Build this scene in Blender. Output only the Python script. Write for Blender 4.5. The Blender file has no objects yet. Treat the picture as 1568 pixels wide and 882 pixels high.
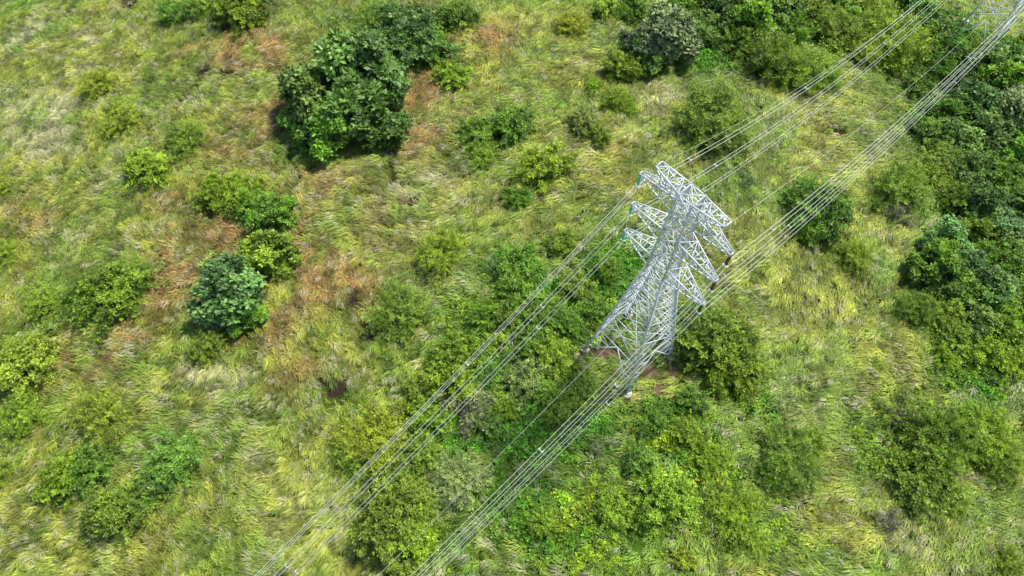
import bpy, math, random
import numpy as np
from mathutils import Vector, Matrix

RND = random.Random(11)
rng = np.random.default_rng(11)
scene = bpy.context.scene

# ------------------------------------------------------------------ camera
TH = math.radians(27.1)
FOC = 1045.0
CH = 105.0
cd = bpy.data.cameras.new("drone_camera")
cd.lens = 24.0
cd.sensor_width = 36.0
cd.clip_start = 0.5
cd.clip_end = 9000
cam = bpy.data.objects.new("drone_camera", cd)
cam.location = (0, 0, CH)
cam.rotation_euler = (TH, 0, 0)
scene.collection.objects.link(cam)
scene.camera = cam

# ------------------------------------------------------------------ light
SUN_EL = math.radians(57)
SUN_AZ = math.radians(48)      # compass style, from +Y towards +X
w = bpy.data.worlds.new("World")
scene.world = w
w.use_nodes = True
nt = w.node_tree
bg = nt.nodes["Background"]
sky = nt.nodes.new("ShaderNodeTexSky")
sky.sky_type = 'NISHITA'
sky.sun_disc = False
sky.sun_elevation = SUN_EL
sky.sun_rotation = SUN_AZ
nt.links.new(sky.outputs[0], bg.inputs[0])
bg.inputs[1].default_value = 0.15
sd = bpy.data.lights.new("sun", 'SUN')
sd.energy = 4.7
sd.angle = math.radians(6)
sd.color = (1.0, 0.94, 0.83)
sun = bpy.data.objects.new("sun", sd)
dv = Vector((math.sin(SUN_AZ) * math.cos(SUN_EL), math.cos(SUN_AZ) * math.cos(SUN_EL), math.sin(SUN_EL)))
sun.rotation_euler = dv.to_track_quat('Z', 'Y').to_euler()
sun.location = (0, 0, 300)
scene.collection.objects.link(sun)
scene.view_settings.view_transform = 'Standard'
scene.view_settings.look = 'None'
scene.view_settings.exposure = 0

# ------------------------------------------------------------------ noise / terrain
def vnoise(x, y, seed=0):
    x = np.asarray(x, float); y = np.asarray(y, float)
    xi = np.floor(x).astype(np.int64); yi = np.floor(y).astype(np.int64)
    fx = x - xi; fy = y - yi
    fx = fx * fx * (3 - 2 * fx); fy = fy * fy * (3 - 2 * fy)
    def h(a, b):
        v = (a * 374761393 + b * 668265263 + seed * 362437) & 0xffffffff
        v = ((v ^ (v >> 13)) * 1274126177) & 0xffffffff
        v = v ^ (v >> 16)
        return v / 4294967295.0
    a = h(xi, yi); b = h(xi + 1, yi); c = h(xi, yi + 1); d = h(xi + 1, yi + 1)
    return (a * (1 - fx) + b * fx) * (1 - fy) + (c * (1 - fx) + d * fx) * fy

def fbm(x, y, s, seed=0, octv=3):
    t = 0; a = 1; n = 0
    for o in range(octv):
        t = t + a * vnoise(x / s * 2 ** o + 13.7 * o, y / s * 2 ** o - 7.3 * o, seed + o)
        n += a; a *= 0.5
    return t / n

def sstep(v, a, b):
    t = np.clip((v - a) / (b - a), 0, 1)
    return t * t * (3 - 2 * t)

TX, TY = 19.1, 41.8
def terrain(x, y):
    x = np.asarray(x, float); y = np.asarray(y, float)
    r2 = (x - TX) ** 2 + (y - TY) ** 2
    r = np.sqrt(r2)
    z = -70 * (1 - np.exp(-r2 / 70000.0))
    k = sstep(r, 6, 30)
    z = z + k * (2.6 * (fbm(x, y, 34, 5, 2) - 0.5) + 0.7 * (fbm(x, y, 7, 9, 2) - 0.5))
    z = z + sstep(r, 260, 1400) * 120 * fbm(x, y, 520, 21, 3)
    return z

# site survey: viewing angles from the drone -> standing point on the terrain
def site(px, py, hc=0.0):
    u = px - 784.0; v = 441.0 - py
    dx = u; dy = v * math.cos(TH) + FOC * math.sin(TH); dz = v * math.sin(TH) - FOC * math.cos(TH)
    z = 0.0
    for _ in range(12):
        t = (z + hc - CH) / dz
        z = 0.5 * z + 0.5 * float(terrain(dx * t, dy * t))
    t = (z + hc - CH) / dz
    return dx * t, dy * t, float(terrain(dx * t, dy * t)), t * FOC   # x,y,ground z, depth

def footprint(x, y):
    z = terrain(x, y) - CH
    f = y * math.sin(TH) - z * math.cos(TH)
    up = y * math.cos(TH) + z * math.sin(TH)
    return 784 + x / f * FOC, 441 - up / f * FOC

class Zone:
    def __init__(s, px, py, rx, ry):
        x, y, z, d = site(px, py)
        s.c = (x, y)
        x1, y1, _, _ = site(px + rx, py)
        x2, y2, _, _ = site(px, py - ry)
        s.rx = abs(x1 - x); s.ry = abs(y2 - y)
    def w(s, x, y):
        return np.exp(-(((x - s.c[0]) / s.rx) ** 2 + ((y - s.c[1]) / s.ry) ** 2))

def zones(lst, warp=5):
    zs = [(Zone(*a[:4]), a[4] if len(a) > 4 else 1.0) for a in lst]
    def f(x, y):
        wx = x + warp * (fbm(x, y, 8, 301, 2) - .5); wy = y + warp * (fbm(x, y, 8, 311, 2) - .5)
        t = 0
        for z, k in zs:
            t = np.maximum(t, z.w(wx, wy) * k)
        return t
    return f

rust = zones([(400,80,70,35,1),(330,60,50,25,.8),(640,135,60,50,1),(650,200,50,50,.8),(740,60,70,40,.7),
    (280,300,60,35,.9),(270,420,60,60,1),(215,505,45,40,1.2),(140,565,70,35,.9),(470,400,60,80,1),(400,500,60,50,.8),
    (530,430,60,100,.85),(500,300,60,60,.7),(350,350,50,50,.8),(340,240,80,30,.6),(590,350,60,50,.5),(450,560,60,50,.6),(960,250,60,40,.5),(1150,100,40,30,.4),(330,30,80,30,.6),
    (60,330,60,40,.5),(230,620,60,30,.6),(1030,590,40,30,.6),(430,180,50,70,.8)])
burnt = zones([(555,512,16,22),(515,600,28,18),(630,310,16,12,.8),(313,115,18,9,.8),(343,118,12,8,.8),(600,262,14,24,.7),(545,460,20,30,.7),
    (1285,200,16,10,.8),(200,6,12,8),(868,265,10,14,.6),(455,60,12,10,.5),(615,285,10,10,.6),(490,590,14,10,.8)], 4)
straw = zones([(90,180,90,90,.9),(150,70,80,40,.7),(320,590,70,60,.9),(650,300,80,60,.8),(390,700,90,70,.5),(40,60,50,40,.6),
    (130,330,80,50,.6),(700,420,60,50,.4),(1180,110,70,60,.5),(1450,830,100,40,.6),(1180,650,60,60,.5),(1020,160,50,50,.6),(300,160,60,30,.6),(560,840,60,30,.3),(70,830,70,40,.3),(1530,600,50,50,.5)])
lime = zones([(780,20,120,40,.9),(1290,210,100,70,1),(1180,430,110,110,.8),(1330,120,50,40,.6),(980,170,40,40,.7),(1250,560,120,100,.6),
    (700,60,70,40,.6),(480,720,90,80,.5),(370,840,110,50,.7),(1300,800,130,70,.5),(150,840,90,50,.4),(900,100,60,60,.5),(600,60,60,40,.4),(250,40,80,40,.4)])
lush = zones([(830,640,130,80),(790,560,100,60),(720,650,80,70,.9),(880,800,170,90),(1040,710,100,110),(1020,640,70,40,.9),(860,490,100,80),(940,430,70,70),(450,240,50,20,.6),(60,500,40,30,.5),
    (700,830,70,60,.6),(640,700,60,60,.6),(1490,560,60,60,.9),(1500,430,80,120,1),(1500,280,90,140,1),(1100,80,90,35,.9),(1180,30,180,50,.9),(1480,100,110,90,.9),(1345,690,40,60,.7),(1400,640,60,60,.7),(1140,600,70,60,.6),(640,560,60,50,.5),(720,500,60,60,.7),
    (220,560,40,30,.4),(1160,790,80,60,.7),(560,640,60,50,.4),(520,30,50,20,.4),(760,420,60,50,.6)])
soil = zones([(1002,600,20,18),(935,545,32,16,.8),(1028,560,14,14),(962,612,15,13),(895,545,13,9),(990,562,26,20,.75),(967,500,14,10,.5),(1068,700,16,14,.55)], 3)

def field(x, y, rnd=None):
    n1 = fbm(x, y, 16, 31, 3); n2 = fbm(x, y, 5.0, 41, 3); n3 = fbm(x, y, 2.2, 51, 2); n4 = fbm(x, y, 9, 61, 3)
    G = np.array([.195, .275, .036]); Y = np.array([.355, .385, .055]); S = np.array([.47, .46, .24])
    B = np.array([.365, .175, .078]); L = np.array([.115, .260, .025]); K = np.array([.070, .042, .030]); D = np.array([.40, .26, .18])
    def mix(a, b, t):
        t = np.clip(t, 0, 1)[..., None]
        return a * (1 - t) + b * t
    c = mix(np.broadcast_to(G, x.shape + (3,)), Y, sstep(n1 * .5 + n3 * .5, .34, .72))
    c = mix(c, Y * 1.15, lime(x, y) * .8 * sstep(n4, .2, .6))
    c = mix(c, L, sstep(n4, .50, .72) * .5)
    c = mix(c, S, sstep(n2 + .30 * straw(x, y), .60, .90) * (.22 + .65 * straw(x, y)))
    c = mix(c, B, np.clip(rust(x, y) * 1.0 * sstep(n2 * .6 + n4 * .4, .34, .62), 0, .68))
    c = mix(c, L, lush(x, y) * 1.3 * sstep(n2, .1, .45) * .95)
    c = mix(c, D, sstep(soil(x, y) + .4 * (n3 - .5), .45, .75))
    c = mix(c, K, sstep(burnt(x, y) + .5 * (n3 - .5), .32, .62) * .95)
    return c

# ------------------------------------------------------------------ materials
def new_mat(name):
    m = bpy.data.materials.new(name); m.use_nodes = True
    t = m.node_tree; t.nodes.clear()
    o = t.nodes.new("ShaderNodeOutputMaterial")
    return m, t, o

def leaf_material(name, src, trans=0.3, rough=0.5, lo=0.55, hi=1.45, hue=(1.12, 1.05, .8), spec=.35):
    m, t, o = new_mat(name)
    if src == 'object':
        c = t.nodes.new("ShaderNodeObjectInfo"); cs = c.outputs['Color']
    else:
        c = t.nodes.new("ShaderNodeAttribute"); c.attribute_type = 'INSTANCER'; c.attribute_name = 'tint'; cs = c.outputs['Color']
    a = t.nodes.new("ShaderNodeAttribute"); a.attribute_name = 'var'
    mr = t.nodes.new("ShaderNodeMapRange"); mr.inputs[3].default_value = lo; mr.inputs[4].default_value = hi
    t.links.new(a.outputs['Fac'], mr.inputs[0])
    mu = t.nodes.new("ShaderNodeVectorMath"); mu.operation = 'SCALE'
    t.links.new(cs, mu.inputs[0]); t.links.new(mr.outputs[0], mu.inputs['Scale'])
    hv = t.nodes.new("ShaderNodeMix"); hv.data_type = 'RGBA'; hv.blend_type = 'MULTIPLY'
    hv.inputs[7].default_value = (*hue, 1)
    t.links.new(a.outputs['Fac'], hv.inputs[0]); t.links.new(mu.outputs[0], hv.inputs[6])
    p = t.nodes.new("ShaderNodeBsdfPrincipled"); p.inputs['Roughness'].default_value = rough
    p.inputs['Specular IOR Level'].default_value = spec
    t.links.new(hv.outputs[2], p.inputs['Base Color'])
    if trans > 0:
        tr = t.nodes.new("ShaderNodeBsdfTranslucent"); t.links.new(hv.outputs[2], tr.inputs[0])
        ms = t.nodes.new("ShaderNodeMixShader"); ms.inputs[0].default_value = trans
        t.links.new(p.outputs[0], ms.inputs[1]); t.links.new(tr.outputs[0], ms.inputs[2])
        t.links.new(ms.outputs[0], o.inputs[0])
    else:
        t.links.new(p.outputs[0], o.inputs[0])
    return m

def simple(name, col, rough=.8, metal=0, nscale=3.0, var=.25, bump=0.0):
    m, t, o = new_mat(name)
    p = t.nodes.new("ShaderNodeBsdfPrincipled"); p.inputs['Roughness'].default_value = rough; p.inputs['Metallic'].default_value = metal
    tc = t.nodes.new("ShaderNodeTexCoord")
    n = t.nodes.new("ShaderNodeTexNoise"); n.inputs['Scale'].default_value = nscale; n.inputs['Detail'].default_value = 5
    t.links.new(tc.outputs['Object'], n.inputs['Vector'])
    r = t.nodes.new("ShaderNodeValToRGB")
    r.color_ramp.elements[0].position = .3; r.color_ramp.elements[1].position = .7
    r.color_ramp.elements[0].color = tuple(c * (1 - var) for c in col) + (1,)
    r.color_ramp.elements[1].color = tuple(min(1, c * (1 + var)) for c in col) + (1,)
    t.links.new(n.outputs['Fac'], r.inputs[0]); t.links.new(r.outputs[0], p.inputs['Base Color'])
    if bump:
        b = t.nodes.new("ShaderNodeBump"); b.inputs['Strength'].default_value = bump
        t.links.new(n.outputs['Fac'], b.inputs['Height']); t.links.new(b.outputs[0], p.inputs['Normal'])
    t.links.new(p.outputs[0], o.inputs[0])
    return m

M_LEAF = leaf_material("tree_leaves", 'object', trans=.28, spec=.4, rough=.45, lo=.42, hi=1.85)
M_SHRUB = leaf_material("shrub_leaves", 'inst', trans=.2, rough=.45, lo=.40, hi=1.7)
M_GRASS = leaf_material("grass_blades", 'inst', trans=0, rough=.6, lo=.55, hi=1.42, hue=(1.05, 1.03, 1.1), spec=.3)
M_BARK = simple("bark", (.24, .21, .18), .9, 0, 6, .35, .5)
M_STEEL = simple("galvanised_steel", (.72, .77, .80), .5, .1, .8, .12)
M_CONC = simple("concrete", (.66, .60, .52), .9, 0, 5, .15, .3)
M_GREEN = simple("green_glass_insulator", (.22, .76, .54), .2, 0, 3, .1)
M_BROWN = simple("brown_porcelain_insulator", (.20, .075, .045), .25, 0, 3, .15)
M_WIRE = simple("aluminium_conductor", (.80, .80, .78), .5, .1, .2, .08)

# ground material
M_GROUND, t, o = new_mat("grassy_soil")
p = t.nodes.new("ShaderNodeBsdfPrincipled"); p.inputs['Roughness'].default_value = .95; p.inputs['Specular IOR Level'].default_value = .1
a = t.nodes.new("ShaderNodeAttribute"); a.attribute_name = 'tint'
tc = t.nodes.new("ShaderNodeTexCoord")
n = t.nodes.new("ShaderNodeTexNoise"); n.inputs['Scale'].default_value = 1.6; n.inputs['Detail'].default_value = 8; n.inputs['Roughness'].default_value = .7
t.links.new(tc.outputs['Object'], n.inputs['Vector'])
mr = t.nodes.new("ShaderNodeMapRange"); mr.inputs[1].default_value = .3; mr.inputs[2].default_value = .7; mr.inputs[3].default_value = .40; mr.inputs[4].default_value = 1.1
t.links.new(n.outputs['Fac'], mr.inputs[0])
mu = t.nodes.new("ShaderNodeVectorMath"); mu.operation = 'SCALE'
t.links.new(a.outputs['Color'], mu.inputs[0]); t.links.new(mr.outputs[0], mu.inputs['Scale'])
t.links.new(mu.outputs[0], p.inputs['Base Color'])
b = t.nodes.new("ShaderNodeBump"); b.inputs['Strength'].default_value = .6; b.inputs['Distance'].default_value = .3
t.links.new(n.outputs['Fac'], b.inputs['Height']); t.links.new(b.outputs[0], p.inputs['Normal'])
t.links.new(p.outputs[0], o.inputs[0])

# ------------------------------------------------------------------ mesh helpers
def mesh_from(name, V, polys_by_n, mats, mat_idx=None, attrs=None):
    me = bpy.data.meshes.new(name)
    V = np.asarray(V, np.float32)
    loops = np.concatenate([q.ravel() for q in polys_by_n]).astype(np.int32)
    sizes = np.concatenate([np.full(len(q), q.shape[1]) for q in polys_by_n]).astype(np.int32)
    starts = np.concatenate([[0], np.cumsum(sizes)[:-1]]).astype(np.int32)
    me.vertices.add(len(V)); me.vertices.foreach_set('co', V.ravel())
    me.loops.add(len(loops)); me.loops.foreach_set('vertex_index', loops)
    me.polygons.add(len(sizes)); me.polygons.foreach_set('loop_start', starts)
    try: me.polygons.foreach_set('loop_total', sizes)
    except Exception: pass
    for m in mats: me.materials.append(m)
    if mat_idx is not None: me.polygons.foreach_set('material_index', np.asarray(mat_idx, np.int32))
    if attrs:
        for k, v in attrs.items():
            at = me.attributes.new(k, 'FLOAT', 'POINT'); at.data.foreach_set('value', np.asarray(v, np.float32))
    me.update(calc_edges=True)
    me.validate()
    return me

def link(ob, parent=None):
    scene.collection.objects.link(ob)
    if parent: ob.parent = parent
    return ob

# ------------------------------------------------------------------ ground sheet
def axis(a, b, step):
    c = list(np.arange(a, b + .01, step))
    s = step; lo = []; x = a
    while x > -3200: s *= 1.22; x -= s; lo.append(x)
    s = step; hi = []; x = c[-1]
    while x < 3400: s *= 1.22; x += s; hi.append(x)
    return np.array(lo[::-1] + c + hi)
XMIN, XMAX, YMIN, YMAX = -172, 185, -14, 205
xs = axis(XMIN, XMAX, 1.0); ys = axis(YMIN, YMAX, 1.0)
X, Y = np.meshgrid(xs, ys)
Z = terrain(X, Y)
col = field(X.ravel(), Y.ravel()) * .66
nx, ny = len(xs), len(ys)
ii = np.arange(nx * ny).reshape(ny, nx)
quads = np.stack([ii[:-1, :-1].ravel(), ii[:-1, 1:].ravel(), ii[1:, 1:].ravel(), ii[1:, :-1].ravel()], 1)
gm = mesh_from("ground", np.stack([X.ravel(), Y.ravel(), Z.ravel()], 1), [quads], [M_GROUND])
ca = gm.color_attributes.new('tint', 'FLOAT_COLOR', 'POINT')
ca.data.foreach_set('color', np.concatenate([col, np.ones((len(col), 1))], 1).astype(np.float32).ravel())
gm.polygons.foreach_set('use_smooth', np.ones(len(gm.polygons), bool))
link(bpy.data.objects.new("ground", gm))

# ------------------------------------------------------------------ scatter system
def scatter(name, coll, P, rot, scl, idx, tint):
    me = bpy.data.meshes.new(name)
    me.vertices.add(len(P)); me.vertices.foreach_set('co', P.astype(np.float32).ravel())
    a = me.attributes.new('rot', 'FLOAT_VECTOR', 'POINT'); a.data.foreach_set('vector', rot.astype(np.float32).ravel())
    a = me.attributes.new('scl', 'FLOAT', 'POINT'); a.data.foreach_set('value', scl.astype(np.float32))
    a = me.attributes.new('idx', 'INT', 'POINT'); a.data.foreach_set('value', idx.astype(np.int32))
    a = me.attributes.new('tint', 'FLOAT_COLOR', 'POINT')
    a.data.foreach_set('color', np.concatenate([tint, np.ones((len(tint), 1))], 1).astype(np.float32).ravel())
    ob = link(bpy.data.objects.new(name, me))
    g = bpy.data.node_groups.new(name + "_scatter", 'GeometryNodeTree')
    g.interface.new_socket('Geometry', in_out='INPUT', socket_type='NodeSocketGeometry')
    g.interface.new_socket('Geometry', in_out='OUTPUT', socket_type='NodeSocketGeometry')
    gi = g.nodes.new('NodeGroupInput'); go = g.nodes.new('NodeGroupOutput')
    ci = g.nodes.new('GeometryNodeCollectionInfo'); ci.inputs['Collection'].default_value = coll
    ci.inputs['Separate Children'].default_value = True; ci.inputs['Reset Children'].default_value = True
    ip = g.nodes.new('GeometryNodeInstanceOnPoints'); ip.inputs['Pick Instance'].default_value = True
    def na(nm, ty):
        q = g.nodes.new('GeometryNodeInputNamedAttribute'); q.data_type = ty; q.inputs['Name'].default_value = nm
        return [s for s in q.outputs if s.enabled and s.name == 'Attribute'][0]
    g.links.new(gi.outputs[0], ip.inputs['Points'])
    g.links.new(ci.outputs[0], ip.inputs['Instance'])
    g.links.new(na('idx', 'INT'), ip.inputs['Instance Index'])
    g.links.new(na('rot', 'FLOAT_VECTOR'), ip.inputs['Rotation'])
    g.links.new(na('scl', 'FLOAT'), ip.inputs['Scale'])
    g.links.new(ip.outputs[0], go.inputs[0])
    md = ob.modifiers.new('scatter', 'NODES'); md.node_group = g
    return ob

def inframe(x, y, m=100):
    fx, fy = footprint(x, y)
    return (fx > -m) & (fx < 1568 + m) & (fy > -m * .8) & (fy < 882 + m)

# ------------------------------------------------------------------ grass
gcoll = bpy.data.collections.new("grass_tufts")
NG = 8
for k in range(NG):
    nb = 34
    V = []; Q = []; var = []
    for i in range(nb):
        br = .42 * math.sqrt(rng.random()); ba = rng.random() * 6.283
        bx, by = br * math.cos(ba), br * math.sin(ba)
        az = rng.normal(0, .30) if rng.random() < .84 else rng.random() * 6.283
        L = rng.uniform(.6, 1.5); h = rng.uniform(.38, .78) * L ** .5
        dx, dy = math.cos(az), math.sin(az); sx, sy = -dy, dx
        wd = rng.uniform(.020, .048)
        v = rng.random()
        pts = [(0, 0, wd * .8), (.4 * L, h, wd), (.95 * L, h * rng.uniform(.35, .85), .006)]
        b0 = len(V)
        for (r_, z_, w_) in pts:
            for s in (-1, 1):
                V.append((bx + dx * r_ + sx * w_ * s, by + dy * r_ + sy * w_ * s, z_ - .05))
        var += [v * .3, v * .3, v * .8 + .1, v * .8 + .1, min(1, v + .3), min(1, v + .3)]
        Q += [(b0, b0 + 1, b0 + 3, b0 + 2), (b0 + 2, b0 + 3, b0 + 5, b0 + 4)]
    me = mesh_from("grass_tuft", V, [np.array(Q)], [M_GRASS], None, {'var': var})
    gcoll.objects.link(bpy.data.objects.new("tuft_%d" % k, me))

N = 310000
x = rng.uniform(XMIN, XMAX, N); y = rng.uniform(YMIN, YMAX, N)
ok = inframe(x, y, 70)
x, y = x[ok], y[ok]
bare = sstep(soil(x, y), .30, .5) + sstep(burnt(x, y) + .3 * (fbm(x, y, 1.5, 78, 2) - .5), .25, .55) * .9 + .7 * sstep(.44 - fbm(x, y, 2.4, 77, 2), 0, .12)
lu = lush(x, y)
ok = rng.random(len(x)) > np.maximum(bare, np.clip(lu * 1.2, 0, .85))
x, y = x[ok], y[ok]
z = terrain(x, y)
tint = field(x, y)
nn = len(x)
clump = fbm(x, y, 2.0, 91, 2)
tint = tint * (.58 + .75 * rng.random((nn, 1))) * (.62 + .72 * sstep(clump, .28, .72))[:, None]
rr_ = rng.random(nn)
dry = rr_ < .11
tint[dry] = tint[dry] * .4 + np.array([.50, .48, .30]) * .6
grn = (rr_ > .11) & (rr_ < .22)
tint[grn] = tint[grn] * .5 + np.array([.15, .31, .03]) * .5
wind = fbm(x, y, 24, 71, 2) * 6.0 + .9 + rng.normal(0, .32, nn)
rot = np.stack([rng.normal(0, .1, nn), rng.normal(0, .1, nn), wind], 1)
scl = rng.uniform(.55, 1.25, nn) * (.75 + .6 * clump)
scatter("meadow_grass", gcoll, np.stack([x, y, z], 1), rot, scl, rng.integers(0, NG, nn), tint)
print("grass", nn)

# ------------------------------------------------------------------ foliage builders
def unit(v): return v / (np.linalg.norm(v, axis=-1, keepdims=True) + 1e-9)

def leaves(C, N_, size, aspect, k, var, spread=.9, r=rng):
    n = len(C)
    C = np.repeat(C, k, 0); A = np.repeat(N_, k, 0); var = np.repeat(var, k)
    m = len(C)
    rd = unit(r.normal(size=(m, 3)))
    side = unit(rd - (rd * A).sum(1, keepdims=True) * A)
    d = unit(side * spread + A * r.uniform(.05, .75, (m, 1)))
    wv = unit(np.cross(d, A) + .35 * r.normal(size=(m, 3)))
    s = size * r.uniform(.65, 1.3, (m, 1))
    st = C + d * s * .15
    p0 = st; p1 = st + d * s * .55 + wv * s * aspect * .5; p2 = st + d * s; p3 = st + d * s * .55 - wv * s * aspect * .5
    V = np.stack([p0, p1, p2, p3], 1).reshape(-1, 3)
    Q = np.arange(m * 4).reshape(m, 4)
    vv = np.clip(var + r.normal(0, .10, m), 0, 1)
    return V, Q, np.repeat(vv, 4)

def tube(V, Q, p, q, r0, r1, bend=.1, seg=4, n=6):
    p = np.array(p, float); q = np.array(q, float)
    d = unit(q - p); a = unit(np.cross(d, [0.3, 0.9, 0.2])); b = np.cross(d, a)
    off = (a * rng.normal() + b * rng.normal()) * bend * np.linalg.norm(q - p)
    base = len(V)
    for i in range(seg + 1):
        t_ = i / seg
        c = p + (q - p) * t_ + off * math.sin(math.pi * t_)
        rr = r0 + (r1 - r0) * t_
        for j in range(n):
            an = 6.2832 * j / n
            V.append(c + a * rr * math.cos(an) + b * rr * math.sin(an))
    for i in range(seg):
        for j in range(n):
            Q.append((base + i * n + j, base + i * n + (j + 1) % n, base + (i + 1) * n + (j + 1) % n, base + (i + 1) * n + j))

KIND = {
 'broad':   dict(s=.50, asp=.55, k=8, n=1250, lobes=42, lr=(.10, .25), flat=.80, hc=.80, inner=600, spread=1.0, twig=8, up=.5, spray=0),
 'bushy':   dict(s=.38, asp=.40, k=7, n=750, lobes=26, lr=(.11, .26), flat=.70, hc=.60, inner=400, spread=.75, twig=6, up=1.0, spray=100),
 'feather': dict(s=.36, asp=.22, k=8, n=500, lobes=24, lr=(.10, .26), flat=.62, hc=.52, inner=350, spread=.65, twig=6, up=1.1, spray=190),
 'twiggy':  dict(s=.22, asp=.40, k=6, n=700, lobes=22, lr=(.12, .28), flat=.60, hc=.55, inner=100, spread=.8, twig=90, up=.9, spray=30),
}
def make_tree(name, kind, seed):
    K = KIND[kind]; r = np.random.default_rng(seed)
    R = 4.0
    hc = K['hc'] * R
    lob = []
    ph = r.uniform(0, 6.28, 3)
    def shape(a): return 1 + .24 * math.sin(a * 2 + ph[0]) + .18 * math.sin(a * 3 + ph[1]) + .12 * math.sin(a * 5 + ph[2])
    for i in range(K['lobes']):
        a = r.random() * 6.283
        rr = math.sqrt(r.random()) * .84 * R * shape(a)
        zz = hc + (r.random() - .35) * R * K['flat'] * (1 - min(1, rr / R) ** 2) * 1.1 - .22 * rr
        lob.append((rr * math.cos(a), rr * math.sin(a), zz, R * r.uniform(*K['lr'])))
    lob.append((0, 0, hc + .12 * R, R * .3))
    lob = np.array(lob)
    wgt = lob[:, 3] ** 2; wgt = wgt / wgt.sum()
    li = r.choice(len(lob), K['n'], p=wgt)
    d = unit(r.normal(size=(K['n'], 3)) + np.array([0, 0, .45]))
    lumps = 1 + .25 * np.sin(d[:, 0] * 7 + li) * np.cos(d[:, 1] * 8 - li)
    rad = lob[li, 3] * lumps * r.uniform(.70, 1.18, K['n'])
    C = lob[li, :3] + d * rad[:, None] * np.array([1, 1, .85])
    dist = np.linalg.norm(C[:, None, :] - lob[None, :, :3], axis=2) / lob[None, :, 3]
    keep = (dist.min(1) > .6) & (C[:, 2] > .15)
    C = C[keep]; d = d[keep]; li = li[keep]
    A = unit(d + np.array([0, 0, K['up']]) + .3 * r.normal(size=d.shape))
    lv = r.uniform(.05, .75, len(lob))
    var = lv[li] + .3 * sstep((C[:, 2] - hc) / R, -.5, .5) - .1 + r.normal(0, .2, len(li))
    # radiating leafy sprays
    SC = []; SA = []; SV = []; BV = []; BQ = []
    for i in range(K['spray']):
        a = r.random() * 6.283; el = r.uniform(.05, 1.25)
        dr = np.array([math.cos(a) * math.cos(el), math.sin(a) * math.cos(el), math.sin(el)])
        Ls = R * r.uniform(.65, 1.18) * (shape(a) * math.cos(el) + .75 * math.sin(el))
        o_ = np.array([r.normal() * .12 * R, r.normal() * .12 * R, .12 * R])
        base_v = r.uniform(.0, .75)
        for t_ in np.linspace(.42, 1.0, 8):
            pt = o_ + dr * Ls * t_ + np.array([0, 0, -.10 * Ls * t_ * t_]) + r.normal(size=3) * .10
            if pt[2] < .15: pt[2] = .15 + r.random() * .2
            SC.append(pt); SA.append(unit(dr + np.array([0, 0, .5]) + .25 * r.normal(size=3))); SV.append(base_v + .45 * (t_ - .5) + r.normal() * .08)
        if i % 3 == 0: tube(BV, BQ, o_, o_ + dr * Ls * .95 + np.array([0, 0, -.09 * Ls]), .012 * R, .003 * R, .02, 3, 3)
    if SC:
        C = np.concatenate([C, np.array(SC)]); A = np.concatenate([A, np.array(SA)]); var = np.concatenate([var, np.array(SV)])
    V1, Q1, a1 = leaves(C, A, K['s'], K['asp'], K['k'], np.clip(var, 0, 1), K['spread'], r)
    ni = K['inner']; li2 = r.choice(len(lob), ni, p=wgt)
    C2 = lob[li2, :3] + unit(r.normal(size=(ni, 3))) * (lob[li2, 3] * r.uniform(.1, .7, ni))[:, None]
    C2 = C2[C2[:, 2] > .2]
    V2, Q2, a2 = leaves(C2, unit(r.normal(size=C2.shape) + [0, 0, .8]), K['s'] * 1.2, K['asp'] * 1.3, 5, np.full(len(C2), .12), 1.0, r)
    fork = np.array([r.normal() * .1, r.normal() * .1, hc * .35])
    tube(BV, BQ, (0, 0, -.5), fork, .06 * R, .045 * R, .03, 4, 8)
    for l in lob:
        tube(BV, BQ, fork, l[:3], .025 * R, .008 * R, .1, 4, 5)
        for _ in range(max(1, K['twig'] // 4)):
            e = l[:3] + unit(r.normal(size=3) + [0, 0, .5]) * l[3] * r.uniform(.8, 1.2)
            tube(BV, BQ, l[:3], e, .007 * R, .003 * R, .08, 2, 3)
    BV = np.array(BV); nb = len(BV)
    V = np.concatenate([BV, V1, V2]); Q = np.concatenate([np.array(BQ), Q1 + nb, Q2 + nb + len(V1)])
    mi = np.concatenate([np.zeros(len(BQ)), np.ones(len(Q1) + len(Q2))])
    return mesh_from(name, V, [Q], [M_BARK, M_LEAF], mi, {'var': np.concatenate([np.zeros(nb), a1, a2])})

PROTO = {k: [make_tree(k + "_tree_mesh", k, 100 * i + 7 + j) for j in range(n)]
         for i, (k, n) in enumerate([('broad', 6), ('bushy', 6), ('feather', 6), ('twiggy', 2)])}
NAME = {'broad': 'broadleaf_tree', 'bushy': 'leafy_bush', 'feather': 'acacia_bush', 'twiggy': 'dry_twiggy_bush'}
COL = {
 'd': (.165, .285, .070), 'm': (.180, .340, .045), 'l': (.280, .430, .042), 'y': (.340, .430, .045),
 'p': (.330, .440, .140), 'g': (.270, .330, .160), 'b': (.185, .340, .115), 'o': (.225, .340, .040)}
def tree(px, py, rp, kind, c):
    R = 4.0
    K = KIND[kind]
    x_, y_, z_, dep = site(px, py, 0)
    rm = rp * dep / FOC * 1.17
    x_, y_, z_, dep = site(px, py, rm * K['hc'])
    ob = bpy.data.objects.new(NAME[kind], RND.choice(PROTO[kind]))
    s = rm / R
    ob.location = (x_, y_, z_)
    ob.scale = (s * RND.uniform(.88, 1.12), s * RND.uniform(.88, 1.12), s * RND.uniform(.85, 1.1))
    ob.rotation_euler = (RND.uniform(-.06, .06), RND.uniform(-.06, .06), RND.uniform(0, 6.28))
    k = RND.uniform(.88, 1.12)
    cc = COL[c]
    ob.color = (cc[0] * k * RND.uniform(.90, 1.08), cc[1] * k, cc[2] * k * RND.uniform(.8, 1.2), 1)
    link(ob)

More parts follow.
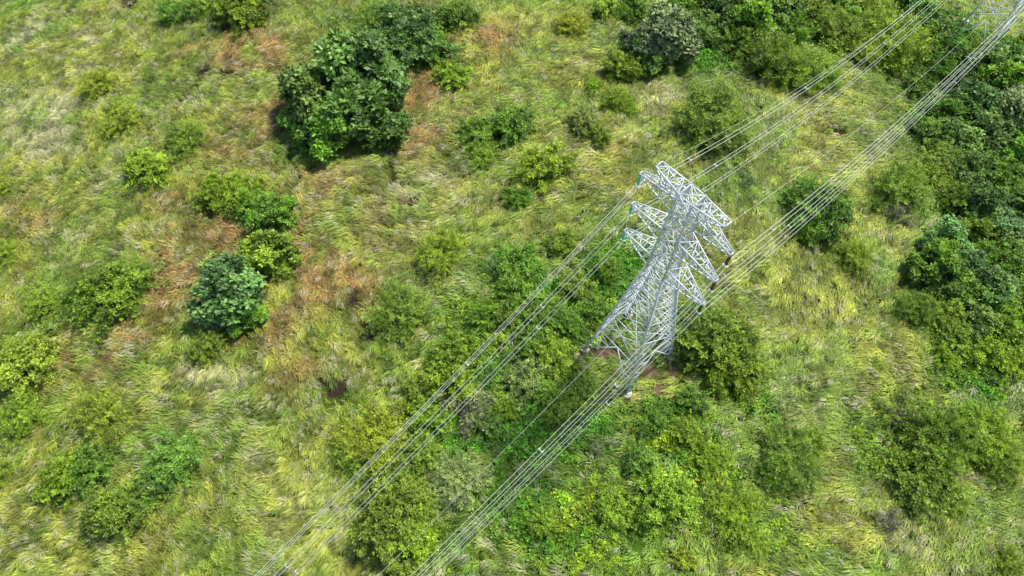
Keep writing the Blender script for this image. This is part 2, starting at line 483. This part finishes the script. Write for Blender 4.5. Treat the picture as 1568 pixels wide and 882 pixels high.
T = '''265 18 22 f m;305 6 26 f m;362 12 34 b o;697 20 26 b m;570 30 28 f m;625 48 50 b d;650 62 34 b m;548 95 60 B d;475 150 48 B d;545 160 54 B d;500 195 42 B m;590 125 34 B d;455 178 26 B m;600 30 26 B d;505 236 14 b m;
150 125 26 f y;185 180 26 f y;690 112 24 b l;285 210 26 f o;222 252 36 b l;332 290 30 b l;372 298 28 b l;408 325 36 b m;735 200 28 b m;785 190 32 b m;740 236 20 b l;835 248 34 b l;790 302 18 b m;
875 35 24 f y;950 102 25 b o;945 150 20 f l;910 130 14 f l;895 185 22 b p;920 208 18 b o;1018 52 42 B g;985 72 28 B d;1000 92 22 B m;965 165 13 f l;
405 385 36 B l;428 405 20 b l;350 440 50 B b;335 410 26 B p;375 480 26 B m;675 382 36 f y;610 475 40 f o;172 440 44 b o;130 455 26 b m;205 430 26 f m;66 462 26 f l;40 560 40 b y;35 635 28 f l;150 635 36 f y;
318 530 26 f o;98 728 36 b l;140 715 32 b m;180 778 40 b o;215 760 24 b m;265 700 36 b m;240 730 24 b d;5 385 18 f y;6 285 15 f y;5 640 14 f l;
755 405 13 b b;800 405 34 b m;862 372 22 b o;790 440 36 b m;775 470 26 b o;825 475 26 b m;700 535 30 b o;745 485 22 b m;870 492 24 b m;690 585 36 b l;722 622 36 t g;658 640 26 b l;808 578 30 b p;
640 600 22 b o;845 545 26 b l;570 672 44 f y;548 700 28 f o;650 695 25 b l;590 785 46 b o;625 760 24 b l;640 822 32 b l;700 735 36 f p;600 735 24 b o;860 628 24 b o;885 590 20 b m;915 690 15 t g;
905 470 22 b m;885 440 22 b o;560 820 22 f o;740 640 24 b m;670 560 20 b m;650 800 20 f o;
1095 175 50 f o;1230 105 40 f l;1185 88 38 f o;1262 118 24 f l;1375 62 44 f l;1325 75 26 f y;1290 42 36 f o;1145 275 16 t b;1255 322 42 b m;1240 345 26 b m;1280 308 24 b o;1380 285 38 f o;1375 326 22 t g;
1310 390 26 f y;1405 470 26 f o;1090 515 52 b o;1120 555 38 b o;1070 500 32 b m;1135 510 26 b o;1100 585 20 b l;1215 700 40 f o;1190 720 24 f m;1240 680 24 f l;1130 790 36 f l;1010 760 36 b l;1382 632 34 t o;1440 670 48 f o;
1430 710 38 b o;1510 665 46 f l;1535 700 34 f o;1405 740 34 b o;1460 765 22 f y;1362 800 22 t g;1050 858 18 b y;1345 560 10 f l;1545 860 22 f o;1490 650 34 b m;1160 830 20 f l;1100 770 20 f o;
1040 8 30 B m;1078 42 30 b d;1112 18 34 B d;1150 32 34 B m;1192 12 34 B d;1240 14 30 b o;1130 62 26 b m;1212 42 28 b m;1285 8 30 B m;1340 14 32 b o;1400 16 32 B m;970 8 26 b m;930 8 20 b l;1430 40 24 B d;1350 40 20 b m;
1450 72 24 B m;1515 92 34 B d;1555 75 28 B m;1440 105 24 b m;1480 120 28 b d;1405 130 20 b m;1535 125 36 B m;1560 165 34 B g;1500 155 34 B d;1455 165 28 b m;1425 200 26 b m;1470 210 30 B d;1520 205 36 B d;1556 230 32 B m;
1440 240 26 b o;1490 255 32 b d;1535 270 30 b m;1465 300 26 b o;1505 310 30 B d;1550 318 26 b d;1420 262 20 b o;1455 365 30 B b;1500 350 26 b o;1540 345 30 B b;1440 400 34 B m;1485 400 28 B b;1530 395 30 b m;1560 390 26 B d;
1470 440 30 B m;1515 440 32 B b;1555 445 30 b m;1450 480 26 b o;1495 485 30 B d;1540 490 34 b l;1470 520 26 b l;1512 530 30 b l;1450 545 18 b l;1550 545 26 b l;1600 100 40 B m;1600 200 40 B d;1600 330 40 B m;1600 440 40 b m;1300 -25 40 B m;1100 -25 36 B d;-30 560 36 b o;-20 730 30 f o;1620 640 44 f o;380 -20 30 b m;620 900 34 b o;580 15 16 f m;
1005 640 24 b m;1055 660 26 b l;1085 700 24 b l;980 700 22 b m;940 780 24 b l;1060 610 22 b m;830 800 22 b l;1035 520 20 b m;820 520 24 b m;840 600 26 b m;770 620 20 b l;930 410 20 b m;1150 560 18 b m'''
KM = {'B': 'broad', 'b': 'bushy', 'f': 'feather', 't': 'twiggy'}
nt_ = 0
for q in T.replace('\n', '').split(';'):
    if not q.strip(): continue
    s = q.split()
    tree(float(s[0]), float(s[1]), float(s[2]), KM[s[3]], s[4]); nt_ += 1
print("trees", nt_)

# ------------------------------------------------------------------ low shrubs
scoll = bpy.data.collections.new("shrub_mounds")
NS = 5
for k in range(NS):
    r = np.random.default_rng(900 + k)
    n = 60
    d = unit(r.normal(size=(n, 3)) + [0, 0, .8]); d[:, 2] = np.abs(d[:, 2])
    C = d * r.uniform(.3, 1.0, (n, 1)) * np.array([.95, .95, .8]) * (1 + .3 * np.sin(d[:, :1] * 5 + k))
    fine = k >= 3
    V, Q, va = leaves(C, unit(d + [0, 0, .9]), .26 if fine else .40, .30 if fine else .75, 8 if fine else 6, np.clip(r.uniform(.0, 1, n), 0, 1), .95, r)
    BV = []; BQ = []
    for j in range(8):
        tube(BV, BQ, (0, 0, -.1), C[j], .025, .01, .1, 2, 3)
    nb = len(BV)
    me = mesh_from("shrub_mound", np.concatenate([np.array(BV), V]), [np.concatenate([np.array(BQ), Q + nb])], [M_BARK, M_SHRUB],
                   np.concatenate([np.zeros(len(BQ)), np.ones(len(Q))]), {'var': np.concatenate([np.zeros(nb), va])})
    scoll.objects.link(bpy.data.objects.new("mound_%d" % k, me))
N = 160000
x = rng.uniform(XMIN, XMAX, N); y = rng.uniform(YMIN, YMAX, N)
ok = inframe(x, y, 90)
x, y = x[ok], y[ok]
lu = lush(x, y)
n2 = fbm(x, y, 6, 141, 3)
prob = np.clip(lu * 1.8 - .35, 0, 1) * sstep(n2, .20, .40) * .62 + .045 * sstep(n2, .46, .68)
prob *= 1 - sstep(soil(x, y), .25, .5)
ok = rng.random(len(x)) < prob
x, y = x[ok], y[ok]; lu = lu[ok]
nn = len(x)
z = terrain(x, y)
c1 = np.array([.130, .360, .034]); c2 = np.array([.290, .450, .040]); c3 = np.array([.095, .230, .032])
q = fbm(x, y, 7, 151, 2)[:, None]; q2 = fbm(x, y, 4, 161, 2)[:, None]
fz = zones([(1050, 715, 55, 50), (880, 780, 80, 50, .8), (1095, 680, 40, 40, .6)])
tint = c1 + (c2 - c1) * sstep(q, .35, .65); tint = tint + (c3 - tint) * sstep(q2, .55, .75)
tint = tint + (np.array([.42, .48, .035]) - tint) * (fz(x, y) * .7 * (rng.random(nn) < .6))[:, None]
outside = (1 - np.clip(lu * 2, 0, 1))[:, None]
tint = tint + (np.array([.230, .350, .045]) - tint) * outside * .6
tint = tint * rng.uniform(.65, 1.35, (nn, 1))
rot = np.stack([rng.normal(0, .15, nn), rng.normal(0, .15, nn), rng.uniform(0, 6.28, nn)], 1)
scl = rng.uniform(.5, 1.3, nn) * (.65 + .45 * np.clip(lu, 0, 1))
scatter("shrub_undergrowth", scoll, np.stack([x, y, z], 1), rot, scl, rng.integers(0, NS, nn), tint)
print("shrubs", nn)

# ------------------------------------------------------------------ tower
def beam(V, Q, p, q, w_):
    p = Vector(p); q = Vector(q); d = (q - p)
    if d.length < 1e-4: return
    d.normalize()
    up = Vector((0, 0, 1)) if abs(d.z) < .95 else Vector((1, 0, 0))
    a = d.cross(up).normalized() * w_ / 2; b = d.cross(a).normalized() * w_ / 2
    n_ = len(V)
    for e in (p, q):
        for s1, s2 in ((-1, -1), (1, -1), (1, 1), (-1, 1)):
            V.append(tuple(e + a * s1 + b * s2))
    Q += [(n_, n_ + 1, n_ + 5, n_ + 4), (n_ + 1, n_ + 2, n_ + 6, n_ + 5), (n_ + 2, n_ + 3, n_ + 7, n_ + 6), (n_ + 3, n_, n_ + 4, n_ + 7),
          (n_ + 3, n_ + 2, n_ + 1, n_), (n_ + 4, n_ + 5, n_ + 6, n_ + 7)]

LV = (29.4, 35.5, 41.6)
HALF = 6.9
def hw(z_):
    if z_ < 29.4: return 5.05 + (1.45 - 5.05) * z_ / 29.4
    return 1.45 + (1.0 - 1.45) * (z_ - 29.4) / 15.6
def corner(i, z_):
    s = ((-1, -1), (1, -1), (1, 1), (-1, 1))[i]
    return Vector((s[0] * hw(z_), s[1] * hw(z_), z_))

bodyV, bodyQ = [], []
for i in range(4):
    beam(bodyV, bodyQ, corner(i, .2), corner(i, 29.4), .26)
    beam(bodyV, bodyQ, corner(i, 29.4), corner(i, 45), .19)
brV, brQ = [], []
lev = [.4, 8.5, 14.5, 19.2, 23.0, 26.3, 29.4, 31.9, 35.5, 38.0, 41.6, 43.3, 45]
W = .105
for k in range(len(lev) - 1):
    z0, z1 = lev[k], lev[k + 1]
    for i in range(4):
        j = (i + 1) % 4
        A, B, C_, D_ = corner(i, z0), corner(j, z0), corner(i, z1), corner(j, z1)
        beam(brV, brQ, C_, D_, W)
        if k == 0:
            mid = (C_ + D_) / 2
            beam(brV, brQ, A, mid, .15); beam(brV, brQ, B, mid, .15)
            for t0 in (.25, .5, .75):
                a1 = A.lerp(C_, t0); a2 = A.lerp(mid, t0)
                b1 = B.lerp(D_, t0); b2 = B.lerp(mid, t0)
                beam(brV, brQ, a1, a2, .08); beam(brV, brQ, b1, b2, .08)
                beam(brV, brQ, a2, A.lerp(C_, min(1, t0 + .25)), .08); beam(brV, brQ, b2, B.lerp(D_, min(1, t0 + .25)), .08)
        else:
            beam(brV, brQ, A, D_, W); beam(brV, brQ, B, C_, W)
            if k < 6:
                wl = hw(z0) / (hw(z0) + hw(z1))
                X_ = A.lerp(D_, wl)
                l1 = A.lerp(C_, wl); l2 = B.lerp(D_, wl)
                beam(brV, brQ, l1, l2, .08)
                for P0, P1 in ((A, C_), (B, D_)):
                    beam(brV, brQ, P0.lerp(P1, wl / 2), P0.lerp(X_, .5), .07)
                    beam(brV, brQ, P1.lerp(P0, (1 - wl) / 2), P1.lerp(X_, .5), .07)
                    beam(brV, brQ, P0.lerp(P1, wl), P0.lerp(X_, .5), .07)
    if k in (0, 2, 5, 6, 7, 8, 9, 10, 11):
        beam(brV, brQ, corner(0, z1), corner(2, z1), .09); beam(brV, brQ, corner(1, z1), corner(3, z1), .09)
armV, armQ = [], []
def arm(sx, zl, ztop, L, ztip, n_=5, w_=.145, tw=.28):
    tip = [Vector((sx * L, -tw, ztip)), Vector((sx * L, tw, ztip))]
    lo = [Vector((sx * hw(zl), s * hw(zl), zl)) for s in (-1, 1)]
    hi = [Vector((sx * hw(ztop), s * hw(ztop), ztop)) for s in (-1, 1)]
    ths = [Vector((t_.x, t_.y, t_.z + .18)) for t_ in tip]
    for s in (0, 1):
        beam(armV, armQ, lo[s], tip[s], w_); beam(armV, armQ, hi[s], ths[s], w_)
    beam(armV, armQ, tip[0], tip[1], w_); beam(armV, armQ, ths[0], ths[1], w_)
    for k in range(n_):
        t0, t1 = k / n_, (k + 1) / n_
        a, b = lo[0].lerp(tip[0], t0), lo[1].lerp(tip[1], t0)
        c, d = lo[0].lerp(tip[0], t1), lo[1].lerp(tip[1], t1)
        e, f = hi[0].lerp(ths[0], t0), hi[1].lerp(ths[1], t0)
        g, h = hi[0].lerp(ths[0], t1), hi[1].lerp(ths[1], t1)
        if k < n_ - 1:
            beam(armV, armQ, c, d, .08); beam(armV, armQ, g, h, .08)
            beam(armV, armQ, c, g, .08); beam(armV, armQ, d, h, .08)
        if k % 2 == 0:
            beam(armV, armQ, a, d, .08); beam(armV, armQ, e, h, .08)
        else:
            beam(armV, armQ, b, c, .08); beam(armV, armQ, f, g, .08)
        beam(armV, armQ, e, c, .085); beam(armV, armQ, f, d, .085)
for sx in (-1, 1):
    for zl in LV: arm(sx, zl, zl + 2.4, HALF, zl)
    arm(sx, 43.3, 45.0, 5.0, 45.1, 4, .14, .5)
ftV, ftQ = [], []
ftN = 20
for i in range(4):
    c = corner(i, 0)
    b0 = len(ftV)
    rings = [(-1.0, .80), (.30, .80), (.37, .73), (.37, .30), (.55, .27), (.55, .02)]
    for (z_, r_) in rings:
        for j in range(ftN):
            an = 6.2832 * j / ftN
            ftV.append((c.x + r_ * math.cos(an), c.y + r_ * math.sin(an), z_))
    for k in range(len(rings) - 1):
        for j in range(ftN):
            ftQ.append((b0 + k * ftN + j, b0 + k * ftN + (j + 1) % ftN, b0 + (k + 1) * ftN + (j + 1) % ftN, b0 + (k + 1) * ftN + j))
def ins(sides):
    V, Q = [], []
    for sx in sides:
        for zl in LV:
            prof = [(0, .03), (-.25, .03)]
            z_ = -.28
            for k in range(13):
                prof += [(z_, .05), (z_ - .03, .19), (z_ - .075, .17), (z_ - .10, .05)]
                z_ -= .145
            prof += [(z_, .03), (-2.4, .03)]
            b0 = len(V)
            n_ = 12
            for (zz, rr) in prof:
                for j in range(n_):
                    an = 6.2832 * j / n_
                    V.append((sx * (HALF - .02) + rr * math.cos(an), rr * math.sin(an), zl - .05 + zz))
            for k in range(len(prof) - 1):
                for j in range(n_):
                    Q.append((b0 + k * n_ + j, b0 + k * n_ + (j + 1) % n_, b0 + (k + 1) * n_ + (j + 1) % n_, b0 + (k + 1) * n_ + j))
    return V, Q
def mk(nm, V, Q, m): return mesh_from(nm, V, [np.array(Q)], [m])
glV, glQ = ins([-1]); brnV, brnQ = ins([1])
yV, yQ = [], []
for sx in (-1, 1):
    for zl in LV:
        c = Vector((sx * HALF, 0, zl - 2.5))
        beam(yV, yQ, c + Vector((-.3, 0, 0)), c + Vector((.3, 0, 0)), .1)
        for e in (-.24, .24): beam(yV, yQ, c + Vector((e, -.25, -.04)), c + Vector((e, .25, -.04)), .11)
parts = [("legs", mk("tower_legs", bodyV, bodyQ, M_STEEL)), ("lattice_bracing", mk("tower_bracing", brV, brQ, M_STEEL)),
         ("crossarms", mk("tower_crossarms", armV, armQ, M_STEEL)), ("concrete_footings", mk("tower_footings", ftV, ftQ, M_CONC)),
         ("green_insulators", mk("tower_green_insulators", glV, glQ, M_GREEN)), ("brown_insulators", mk("tower_brown_insulators", brnV, brnQ, M_BROWN)),
         ("suspension_clamps", mk("tower_clamps", yV, yQ, M_STEEL))]
towers = []
def tower(x_, y_, scale, ang, dz=0):
    e = bpy.data.objects.new("transmission_tower", None); e.empty_display_size = 3
    z_ = float(terrain(x_, y_)) + dz
    e.location = (x_, y_, z_); e.rotation_euler = (0, 0, math.radians(ang)); e.scale = (scale,) * 3
    link(e)
    for nm, me in parts:
        link(bpy.data.objects.new(nm, me), e)
    M = Matrix.Translation((x_, y_, z_)) @ Matrix.Rotation(math.radians(ang), 4, 'Z') @ Matrix.Scale(scale, 4)
    towers.append(M)
tower(-106, -73, .70, -47.5)
tower(TX, TY, 1.0, -50.6)
x2, y2, _, _ = site(1490, 62)
tower(x2, y2, .92, -46)
tower(x2 + 150, y2 + 145, .9, -46)

# ------------------------------------------------------------------ conductors
def wire_obj(name, lines, rad):
    cu = bpy.data.curves.new(name, 'CURVE'); cu.dimensions = '3D'; cu.bevel_depth = rad; cu.bevel_resolution = 1
    for pts in lines:
        sp = cu.splines.new('POLY'); sp.points.add(len(pts) - 1)
        for i, p_ in enumerate(pts): sp.points[i].co = (*p_, 1)
    cu.materials.append(M_WIRE)
    return bpy.data.objects.new(name, cu)
SAG = [6.0, 9.5, 7.0]
def chain(local, off):
    out = []
    for k in range(len(towers) - 1):
        A = towers[k] @ Vector(local) ; B = towers[k + 1] @ Vector(local)
        d = (B - A); pr = Vector((d.y, -d.x, 0)).normalized()
        A = A + pr * off; B = B + pr * off
        n_ = 36
        for i in range(n_ + (k == len(towers) - 2)):
            t_ = i / n_
            p_ = A.lerp(B, t_); p_.z -= 4 * SAG[k] * t_ * (1 - t_)
            out.append(p_)
    return out
def spacers(local, ks=4):
    V, Q = [], []
    for k in range(len(towers) - 1):
        A = towers[k] @ Vector(local); B = towers[k + 1] @ Vector(local)
        d = (B - A); pr = Vector((d.y, -d.x, 0)).normalized(); dl = d.normalized()
        for i in range(ks):
            t_ = (i + .35 + .1 * (local[2] % 3)) / ks
            p_ = A.lerp(B, t_); p_.z -= 4 * SAG[k] * t_ * (1 - t_)
            beam(V, Q, p_ - pr * .26, p_ + pr * .26, .07)
            for s in (-.24, .24): beam(V, Q, p_ + pr * s - dl * .25, p_ + pr * s + dl * .25, .085)
    return V, Q
for sx in (-1, 1):
    e = bpy.data.objects.new("power_line", None); link(e)
    for n_, zl in enumerate(LV):
        loc = (sx * HALF, 0, zl - 2.55)
        link(wire_obj("conductor_bundle", [chain(loc, -.24), chain(loc, .24)], .026), e)
        V, Q = spacers(loc)
        link(bpy.data.objects.new("spacers", mk("spacers", V, Q, M_STEEL)), e)
    link(wire_obj("earth_wire", [chain((sx * 5.0, 0, 45.2), 0)], .014))
